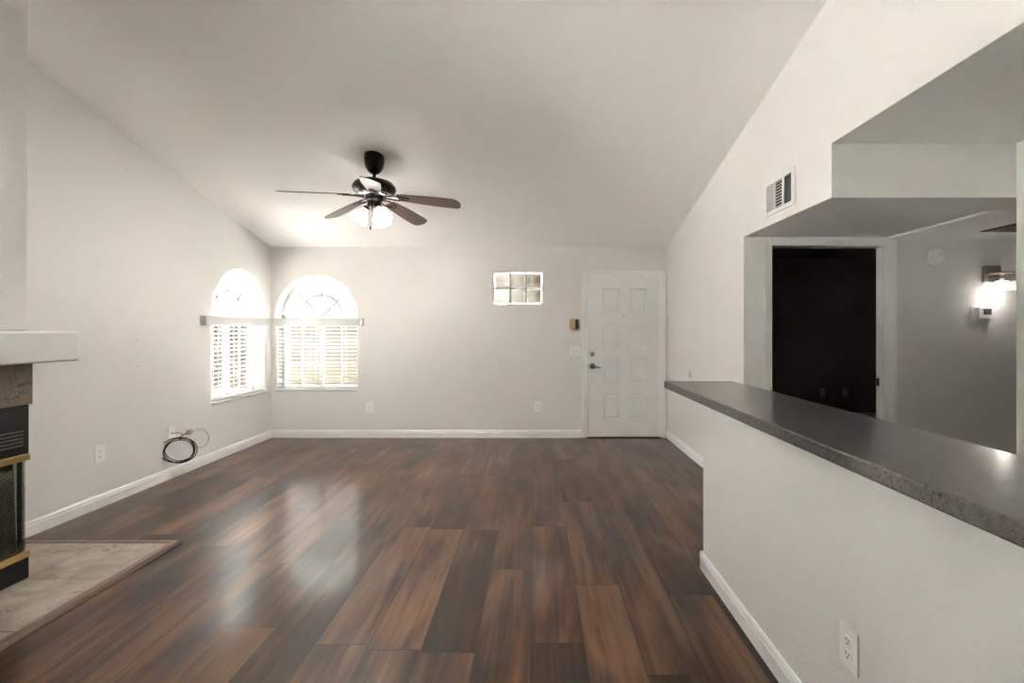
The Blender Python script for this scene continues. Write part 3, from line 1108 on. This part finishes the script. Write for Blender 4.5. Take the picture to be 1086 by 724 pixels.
# ------------------------------------------------------------------ supply vent on the right wall
vt = thing('air_vent', 'white three-section supply vent high on right wall', 'air vent', (XR, 3.205, 2.285), RZ['right'])
bm = B()
vw, vh = 0.195, 0.12
secs = [(-0.163, -0.066), (-0.048, 0.048), (0.066, 0.163)]
loops = [[(-vw, -vh), (vw, -vh), (vw, vh), (-vw, vh)]] + [[(a, -0.092), (b, -0.092), (b, 0.092), (a, 0.092)] for a, b in secs]
for d in (-0.011, 0.0):
    flat = [p for l in loops for p in l]
    vs = [bm.verts.new((p[0], d, p[1])) for p in flat]
    for tri in tessellate_polygon([[Vector((p[0], p[1], 0)) for p in l] for l in loops]):
        bm.faces.new([vs[i] for i in tri])
for l in loops:
    a = [bm.verts.new((p[0], -0.011, p[1])) for p in l]
    b = [bm.verts.new((p[0], 0.0, p[1])) for p in l]
    for i in range(4):
        bm.faces.new((a[i], a[(i + 1) % 4], b[(i + 1) % 4], b[i]))
bmesh.ops.remove_doubles(bm, verts=bm.verts[:], dist=1e-6)
obj('frame', bm, M['white'], vt)
obj('duct', box(B(), -0.17, 0.17, -0.0015, -0.0005, -0.1, 0.1), M['duct'], vt)
for si, (a, b) in enumerate(secs):
    bm = B()
    if si == 1:
        for q in range(9):
            z = -0.082 + 0.0205 * q
            va = [(-0.0105, z - 0.0045), (-0.0095, z - 0.0045), (-0.003, z + 0.004), (-0.004, z + 0.004)]
            prism(bm, va, a, b, 'X')
    else:
        sgn = -1 if si == 2 else 1
        nb_ = 7 if si == 2 else 5
        for q in range(nb_):
            x = a + (b - a) * (q + 0.5) / nb_
            lean = 0.005 if si == 2 else 0.0008
            prism(bm, [(x - sgn * lean - 0.0005, -0.0105), (x - sgn * lean + 0.0005, -0.0105), (x + sgn * lean + 0.0005, -0.003), (x + sgn * lean - 0.0005, -0.003)], -0.092, 0.092, 'Z')
    obj('louvre_bank', bm, M['white'], vt)
for s in (-1, 1):
    obj('screw', lathe(B(), [(0.004, 0.0105), (0.004, 0.0125), (0, 0.013)], (s * 0.182, 0, 0), 10, RY), M['nickel'], vt)

# ------------------------------------------------------------------ hall fittings
rv = thing('return_grille', 'dark return-air grille in the hallway ceiling', 'air vent', (3.60, 3.15, ZH - 0.02))
obj('frame', box(B(), -0.35, 0.35, -0.33, 0.30, -0.006, 0.0), M['duct'], rv)
bm = B()
for q in range(14):
    y = -0.31 + 0.045 * q
    prism(bm, [(y, -0.008), (y + 0.004, -0.010), (y + 0.022, -0.005), (y + 0.018, -0.005)], -0.33, 0.33, 'X')
obj('louvre_bank', bm, M['nickel'], rv)

sd = thing('smoke_detector', 'round white smoke detector high on the hallway wall', 'smoke detector', (3.178, YJ, 1.945))
obj('base', lathe(B(), [(0.068, 0), (0.068, 0.010), (0.063, 0.012)], (0, 0, 0), 32, RY), M['plastic'], sd)
obj('body', lathe(B(), [(0.062, 0.010), (0.062, 0.026), (0.054, 0.038), (0.030, 0.043), (0, 0.044)], (0, 0, 0), 32, RY), M['plastic'], sd)
obj('test_button', lathe(B(), [(0.010, 0.042), (0.010, 0.046), (0, 0.047)], (0.018, 0, 0.012), 14, RY), M['plastic'], sd)

th = thing('thermostat', 'white thermostat with grey screen below the hallway sconce', 'thermostat', (3.548, YJ, 1.492))
obj('mounting_plate', plate(B(), 0.155, 0.115, 0.008), M['plastic'], th, bevel=0.002)
obj('body', box(B(), -0.052, 0.066, -0.040, -0.008, -0.046, 0.046), M['white'], th, bevel=0.006, seg=3)
obj('screen', box(B(), -0.014, 0.050, -0.0415, -0.039, -0.012, 0.034), M['screen'], th, bevel=0.001)['label'] = 'grey display'
obj('flip_tab', box(B(), 0.030, 0.070, -0.046, -0.040, -0.052, -0.040), M['white'], th, bevel=0.002)

sc = thing('wall_sconce', 'brushed nickel wall sconce with lit glass shade above thermostat', 'sconce', (3.63, YJ, 1.80))
obj('backplate', box(B(), -0.069, 0.069, -0.018, 0, -0.07, 0.07), M['nickel'], sc, bevel=0.005)
bm = tube(B(), [(0.0, -0.018, 0.012), (0.0, -0.075, 0.012), (0.0, -0.09, 0.006)], 0.009, 10)
box(bm, -0.052, 0.052, -0.142, -0.038, -0.004, 0.010)
obj('arm', bm, M['nickel'], sc, bevel=0.002)
bm = B()
pr = round_rect(-0.058, 0.058, -0.148, -0.032, 0.012, 4)
pi_ = round_rect(-0.054, 0.054, -0.144, -0.036, 0.010, 4)
for z0_, z1_ in ((-0.135, -0.005),):
    for pts, fl in ((pr, 0), (pi_, 1)):
        a = [bm.verts.new((p[0], p[1], z0_)) for p in pts]
        b = [bm.verts.new((p[0], p[1], z1_)) for p in pts]
        for i in range(len(pts)):
            bm.faces.new((a[i], a[(i + 1) % len(pts)], b[(i + 1) % len(pts)], b[i]))
obj('glass_shade', bm, M['clear'], sc)
obj('bulb_holder', lathe(B(), [(0.016, -0.004), (0.016, -0.045), (0.012, -0.05)], (0, -0.09, 0), 14), M['nickel'], sc)
obj('inner_glass', lathe(B(), [(0.036, -0.060), (0.044, -0.075), (0.044, -0.128), (0, -0.128)], (0, -0.09, 0), 20), M['frost'], sc)
pl = bpy.data.lights.new('sconce_glow', 'POINT')
pl.energy = 0.16
pl.color = (1.0, 0.93, 0.86)
pl.shadow_soft_size = 0.04
po = bpy.data.objects.new('sconce_glow', pl)
C.objects.link(po)
po.parent = sc
po.location = (0, -0.11, -0.17)

# ------------------------------------------------------------------ ceiling fan
FX, FYY = -1.408, 4.116
FZ = ceil_z(FYY)
fan = thing('ceiling_fan', 'bronze ceiling fan with five walnut blades and frosted glass lights', 'ceiling fan', (FX, FYY, FZ))
obj('canopy', lathe(B(), [(0.084, 0.030), (0.085, -0.030), (0.083, -0.055), (0.074, -0.095), (0.055, -0.130), (0.034, -0.148), (0.016, -0.150)], (0, 0, 0), 32), M['bronze'], fan)
obj('downrod', lathe(B(), [(0.0125, -0.14), (0.0125, -0.215), (0.020, -0.218), (0.022, -0.245)], (0, 0, 0), 16), M['bronze'], fan)
obj('motor_housing', lathe(B(), [(0.020, -0.196), (0.045, -0.200), (0.075, -0.206), (0.120, -0.215), (0.158, -0.232), (0.178, -0.258), (0.184, -0.285), (0.176, -0.305),
                                 (0.150, -0.322), (0.120, -0.338), (0.095, -0.350)], (0, 0, 0), 44), M['bronze'], fan)
obj('trim_ring', lathe(B(), [(0.125, -0.330), (0.150, -0.328), (0.152, -0.336), (0.118, -0.352), (0.098, -0.352)], (0, 0, 0), 44), M['chrome'], fan)
obj('switch_housing', lathe(B(), [(0.080, -0.350), (0.078, -0.378), (0.068, -0.388), (0.056, -0.396), (0.058, -0.420), (0.064, -0.430), (0.060, -0.450), (0.038, -0.468), (0, -0.474)],
                            (0, 0, 0), 32), M['bronze'], fan)
# blade: outline along +x, pitched, drooping a little outward
ROOT, TIP = 0.205, 0.758


def half_w(t):                                  # half width of the blade, t from root to tip
    if t < 0.12:
        return 0.044 + 0.014 * math.sin(t / 0.12 * PI / 2)
    if t < 0.9:
        return 0.058 + 0.020 * math.sin((t - 0.12) / 0.78 * PI * 0.62)
    return half_w(0.8999) * math.sqrt(max(0.0, 1 - ((t - 0.9) / 0.1) ** 2)) if t < 1 else 0.0


DROOP, PITCH = math.radians(7.0), math.radians(14)
bm = B()
top, bot = [], []
ts = [0, 0.03, 0.08, 0.12, 0.25, 0.4, 0.55, 0.7, 0.8, 0.88, 0.92, 0.95, 0.975, 0.99, 0.998]
for t in ts:
    x = ROOT + (TIP - ROOT) * t
    h = half_w(t)
    row = []
    for zt in (0.003, -0.003):
        for s in (-1, -0.5, 0, 0.5, 1):
            y = s * h
            row.append(bm.verts.new((x, y * math.cos(PITCH), -y * math.sin(PITCH) + zt - (x - 0.15) * math.tan(DROOP))))
    top.append(row)
for a, b in zip(top, top[1:]):
    for i in range(4):
        bm.faces.new((a[i], a[i + 1], b[i + 1], b[i]))
        bm.faces.new((a[i + 5], b[i + 5], b[i + 6], a[i + 6]))
    bm.faces.new((a[0], b[0], b[5], a[5]))
    bm.faces.new((a[4], a[9], b[9], b[4]))
for r_ in (top[0], top[-1]):
    bm.faces.new(r_[:5] + r_[:4:-1])
TH0 = 214.2
BZ = -0.352
blades = []
b0 = obj('blade', bm, M['blade'], fan)
bm = B()                                        # scrolled iron: two curved straps and a mounting plate
for s in (-1, 1):
    pts = []
    for q in range(9):
        t = q / 8
        x = 0.085 + 0.175 * t
        y = s * (0.012 + 0.034 * math.sin(PI * t) * (1 - 0.3 * t))
        z = -0.004 - max(0, x - 0.15) * math.tan(DROOP) - y * math.sin(PITCH) * min(1, t * 1.5) - 0.006
        pts.append((x, y, z))
    tube(bm, pts, 0.006, 8)
pl_ = []
for ang in range(16):
    a = 2 * PI * ang / 16
    x, y = 0.262 + 0.045 * math.cos(a), 0.034 * math.sin(a)
    pl_.append((x, y))
lo_, hi_ = [], []
for x, y in pl_:
    zb = -(x - 0.15) * math.tan(DROOP) - y * math.sin(PITCH)
    lo_.append(bm.verts.new((x, y, zb - 0.010)))
    hi_.append(bm.verts.new((x, y, zb - 0.0032)))
for i in range(16):
    bm.faces.new((lo_[i], lo_[(i + 1) % 16], hi_[(i + 1) % 16], hi_[i]))
bm.faces.new(lo_)
bm.faces.new(hi_)
i0 = obj('blade_iron', bm, M['bronze'], b0)
for q in range(5):
    if q:
        b = b0.copy()
        C.objects.link(b)
        b.parent = fan
        ii = i0.copy()
        C.objects.link(ii)
        ii.parent = b
    else:
        b = b0
    b.location = (0, 0, BZ)
    b.rotation_euler = (0, 0, math.radians(TH0 - 72 * q))
# light kit: three bell shades
SHP = [(0.020, 0.0), (0.026, -0.010), (0.036, -0.030), (0.052, -0.055), (0.066, -0.082), (0.076, -0.108), (0.084, -0.128)]
for ang in (198, 318, 78):
    a = math.radians(ang)
    d = Vector((math.cos(a), math.sin(a), 0))
    base = d * 0.062 + Vector((0, 0, -0.452))
    tilt = Matrix.Rotation(math.radians(33), 4, Vector((-d.y, d.x, 0))).inverted()
    bm = tube(B(), [d * 0.03 + Vector((0, 0, -0.435)), d * 0.052 + Vector((0, 0, -0.437)), base], 0.012, 10)
    lathe(bm, [(0.014, 0.012), (0.027, 0.006), (0.029, -0.014), (0.023, -0.020)], base, 20, tilt)
    arm = obj('lamp_arm', bm, M['bronze'], fan)
    bm = B()
    lathe(bm, [(r_, z_) for r_, z_ in SHP] + [(SHP[-1][0] - 0.003, SHP[-1][1])] + [(r_ - 0.004, z_) for r_, z_ in SHP[::-1]], base + tilt @ Vector((0, 0, -0.008)), 28, tilt)
    obj('glass_shade', bm, M['shade'], arm)
    bm = lathe(B(), [(0.012, -0.03), (0.024, -0.055), (0.030, -0.078), (0.022, -0.102), (0.0, -0.108)], base, 16, tilt)
    obj('bulb', bm, M['bulb'], arm)
    fl = bpy.data.lights.new('fan_lamp', 'SPOT')
    fl.spot_size = math.radians(165)
    fl.spot_blend = 0.8
    fl.energy = FANW
    fl.color = (1.0, 0.975, 0.94)
    fl.shadow_soft_size = 0.06
    fo = bpy.data.objects.new('fan_lamp', fl)
    C.objects.link(fo)
    fo.parent = fan
    fo.location = base + tilt @ Vector((0, 0, -0.16))
    fo.rotation_euler = tilt.to_euler()
for ang, ln, nm in ((262, 0.21, 'pull_chain'), (285, 0.10, 'pull_chain')):
    a = math.radians(ang)
    x, y = 0.062 * math.cos(a), 0.062 * math.sin(a)
    bm = tube(B(), [(x, y, -0.41), (x * 1.15, y * 1.15, -0.425), (x * 1.15, y * 1.15, -0.41 - ln)], 0.0016, 6)
    cn = obj(nm, bm, M['nickel'], fan)
    obj('fob', lathe(B(), [(0, 0.0), (0.005, -0.004), (0.007, -0.02), (0.004, -0.032), (0, -0.034)], (x * 1.15, y * 1.15, -0.41 - ln), 10), M['bronze'], cn)

# ------------------------------------------------------------------ cables at the left wall
cp = thing('cable_wall_plate', 'white cable wall plate behind the coiled black cable', 'wall plate', (XL, 4.322, 0.408), RZ['left'])
obj('plate', plate(B(), 0.084, 0.125), M['plastic'], cp, bevel=0.002)
obj('coax_port', lathe(B(), [(0.007, 0.004), (0.007, 0.012), (0.0045, 0.012), (0.0045, 0.020)], (0.0, 0, 0.004), 12, RY), M['nickel'], cp)
rc = random.Random(5)
CC = Vector((-3.250, 4.300, 0.262))
UU = Vector((0.80, 0.60, 0)).normalized()
VV = Vector((-0.12, 0.05, 1)).normalized()
pts = []
turns = 4
for q in range(turns * 36 + 1):
    t = q / 36 * 2 * PI
    kx = 0.116 + 0.016 * math.sin(t * 0.37 + 1) + 0.004 * math.sin(3 * t)
    kz = 0.104 + 0.012 * math.sin(t * 0.41)
    o = CC + UU * (kx * math.sin(t) + 0.010 * math.sin(t * 0.27)) + VV * (kz * math.cos(t)) + UU.cross(VV) * (0.018 * (q / (turns * 36) - 0.5))
    pts.append(o)
pts.append(CC + UU * 0.02 + VV * 0.125)
pts.append(CC + UU * 0.065 + VV * 0.150)
bm = tube(B(), pts, 0.0042, 8)
cc = obj('cable_coil', bm, M['cable_black'])
tag(cc, 'coiled black cable hanging at the left wall above baseboard', 'cable')
bm = lathe(B(), [(0.006, -0.012), (0.008, -0.008), (0.008, 0.010), (0.005, 0.014)], CC + UU * 0.075 + VV * 0.155, 10, Matrix.Rotation(1.1, 4, 'Y'))
cn = obj('connector', bm, M['nickel'], cc, world=True)
# grey lead from the wall plate over to the splitter, with the pale loose loop
bm = tube(B(), [(XL + 0.022, 4.322, 0.412), (XL + 0.05, 4.328, 0.415), (XL + 0.062, 4.352, 0.407), (XL + 0.055, 4.38, 0.393), (XL + 0.05, 4.40, 0.378)], 0.004, 8)
tag(obj('coax_lead', bm, M['cable_grey']), 'short grey coax lead plugged into the cable wall plate', 'cable')
sp = Vector((XL + 0.035, 4.50, 0.385))
bm = box(B(), sp.x - 0.012, sp.x + 0.012, sp.y - 0.025, sp.y + 0.025, sp.z - 0.02, sp.z + 0.02)
tag(obj('cable_splitter', bm, M['nickel'], bevel=0.003), 'little metal cable splitter between black coil and pale loop', 'splitter')
pts = []
for q in range(40):
    t = q / 39 * 2 * PI * 0.93
    pts.append((XL + 0.018 + 0.012 * math.cos(t), 4.665 - 0.145 * math.cos(t + 0.35), 0.290 + 0.098 * math.sin(t + 0.75)))
bm = tube(B(), [(sp.x, sp.y + 0.024, sp.z)] + pts, 0.0038, 8)
tag(obj('cable_loop', bm, M['cable_white']), 'thin pale cable loop along the left wall beside black coil', 'cable')

# nail holes / anchors on the left wall
for y_, z_, lb in ((3.95, 1.272, 'topmost of three tiny dark nail marks on left wall'), (3.95, 1.168, 'middle of three tiny dark nail marks on left wall'),
                   (3.95, 1.058, 'lowest of three tiny dark nail marks on left wall'), (3.846, 2.665, 'single tiny nail high on left wall')):
    bm = lathe(B(), [(0.004, 0), (0.004, 0.002), (0.002, 0.004), (0, 0.004)], (XL, y_, z_), 8, Matrix.Rotation(PI / 2, 4, 'Y'))
    tag(obj('nail', bm, M['tan']), lb, 'nail', 'nails in the left wall')

# ------------------------------------------------------------------ patio door added out of view to let in extra daylight
bm = B()
for a, b in ((-0.6, -0.54), (0.94, 1.0), (0.17, 0.23)):
    box(bm, XL - 0.16, XL - 0.10, a, b, 0.02, 2.08)
for z0_, z1_ in ((0.02, 0.08), (2.14, 2.2)):
    box(bm, XL - 0.16, XL - 0.10, -0.54, 0.94, z0_, z1_)
d2 = struct('door_added', bm, M['vinyl'], 'added sliding patio door, out of view, letting in extra daylight', 'door')
obj('pane', box(B(), XL - 0.133, XL - 0.127, -0.54, 0.17, 0.08, 2.14), M['patio'], d2, world=True)
obj('pane', box(B(), XL - 0.133, XL - 0.127, 0.23, 0.94, 0.08, 2.14), M['patio'], d2, world=True)

# ------------------------------------------------------------------ outside, seen through blinds and arches
struct('ground', box(B(), -30, 20, -20, 40, -0.35, -0.2), M['concrete'], 'sunlit concrete ground outside the windows', 'ground')
nb = thing('added_building', 'added stucco building darkening the view through the glass blocks', 'building', (0.5, 11.0, -0.2))  # building added behind the blocks to cover the bright sky
obj('wall', box(B(), -2.4, 4.5, 10.5, 14.0, -0.2, 3.3), M['stucco'], nb, world=True)
obj('roof', prism(B(), [(10.0, 3.3), (14.5, 3.3), (12.2, 4.4)], -2.8, 5.0, 'X'), M['roof'], nb, world=True)
for wx in (-1.2, 1.4):
    f_ = obj('window', box(B(), wx - 0.55, wx + 0.55, 10.44, 10.52, 1.2, 2.3), M['vinyl'], nb, world=True)
    obj('pane', box(B(), wx - 0.48, wx + 0.48, 10.43, 10.441, 1.27, 2.23), M['screen'], f_, world=True)
w2 = obj('courtyard_wall', box(B(), -9.5, 3.0, 12.5, 12.7, -0.2, 1.62), M['stucco'])
tag(w2, 'tan courtyard wall seen through the far-wall blind', 'courtyard wall')
st = thing('outside_stairs', 'outdoor steps rising diagonally behind the far-wall blind', 'stairs', (-4.2, 9.7, -0.2))
bm = B()
for q in range(9):                                  # solid steps
    box(bm, -5.6 + 0.27 * q, -5.33 + 0.27 * q, 9.2, 10.2, -0.2, -0.02 + 0.17 * q)
obj('flight', bm, M['stucco'], st, world=True)
bm = prism(B(), [(-5.75, -0.2), (-3.15, -0.2), (-3.15, 1.55), (-3.35, 1.55), (-5.75, 0.05)], 9.1, 9.2, 'Y')
obj('side_wall', bm, M['stucco'], st, world=True)
wl = obj('garden_wall', box(B(), -9.2, -9.0, -3, 12.0, -0.2, 1.5), M['stucco'])
tag(wl, 'tan garden wall outside the left-wall window', 'garden wall')


def leafball(bm, c_, R, n, rng, sz):
    for _ in range(n):
        v = Vector((rng.gauss(0, 1), rng.gauss(0, 1), rng.gauss(0, 1))).normalized() * R * rng.random() ** 0.4
        p = Vector(c_) + Vector((v.x, v.y, v.z * 0.85))
        a = Vector((rng.gauss(0, 1), rng.gauss(0, 1), rng.gauss(0, 1))).normalized()
        b = a.orthogonal().normalized() * sz * 0.5
        a = a * sz
        bm.faces.new([bm.verts.new(p + q) for q in (-a, b, a, -b)])


rg_ = random.Random(3)
tr = thing('shade_tree', 'leafy green tree outside the left-wall window', 'tree', (-7.6, 8.9, -0.2))
obj('trunk', tube(B(), [(-7.6, 8.9, -0.2), (-7.58, 8.92, 1.2), (-7.65, 8.85, 2.6)], [0.13, 0.10, 0.06], 10), M['bark'], tr, world=True)
bm = B()
for c_, R in (((-7.6, 8.9, 3.2), 0.9), ((-7.1, 8.4, 2.8), 0.6), ((-8.2, 9.3, 2.9), 0.7)):
    leafball(bm, c_, R, 320, rg_, 0.09)
obj('foliage', bm, M['leaf'], tr, world=True)
for (px, py, R, lb) in ((-6.3, 6.3, 0.5, 'round green shrub outside the left-wall window'), (-2.3, 9.0, 0.55, 'round green shrub outside the far-wall window, right side')):
    sh = thing('garden_shrub', lb, 'shrub', (px, py, -0.2))
    obj('stem', tube(B(), [(px, py, -0.2), (px, py, 0.4)], 0.03, 8), M['bark'], sh, world=True)
    bm = B()
    leafball(bm, (px, py, 0.45), R, 420, rg_, 0.07)
    obj('foliage', bm, M['leaf'], sh, world=True)
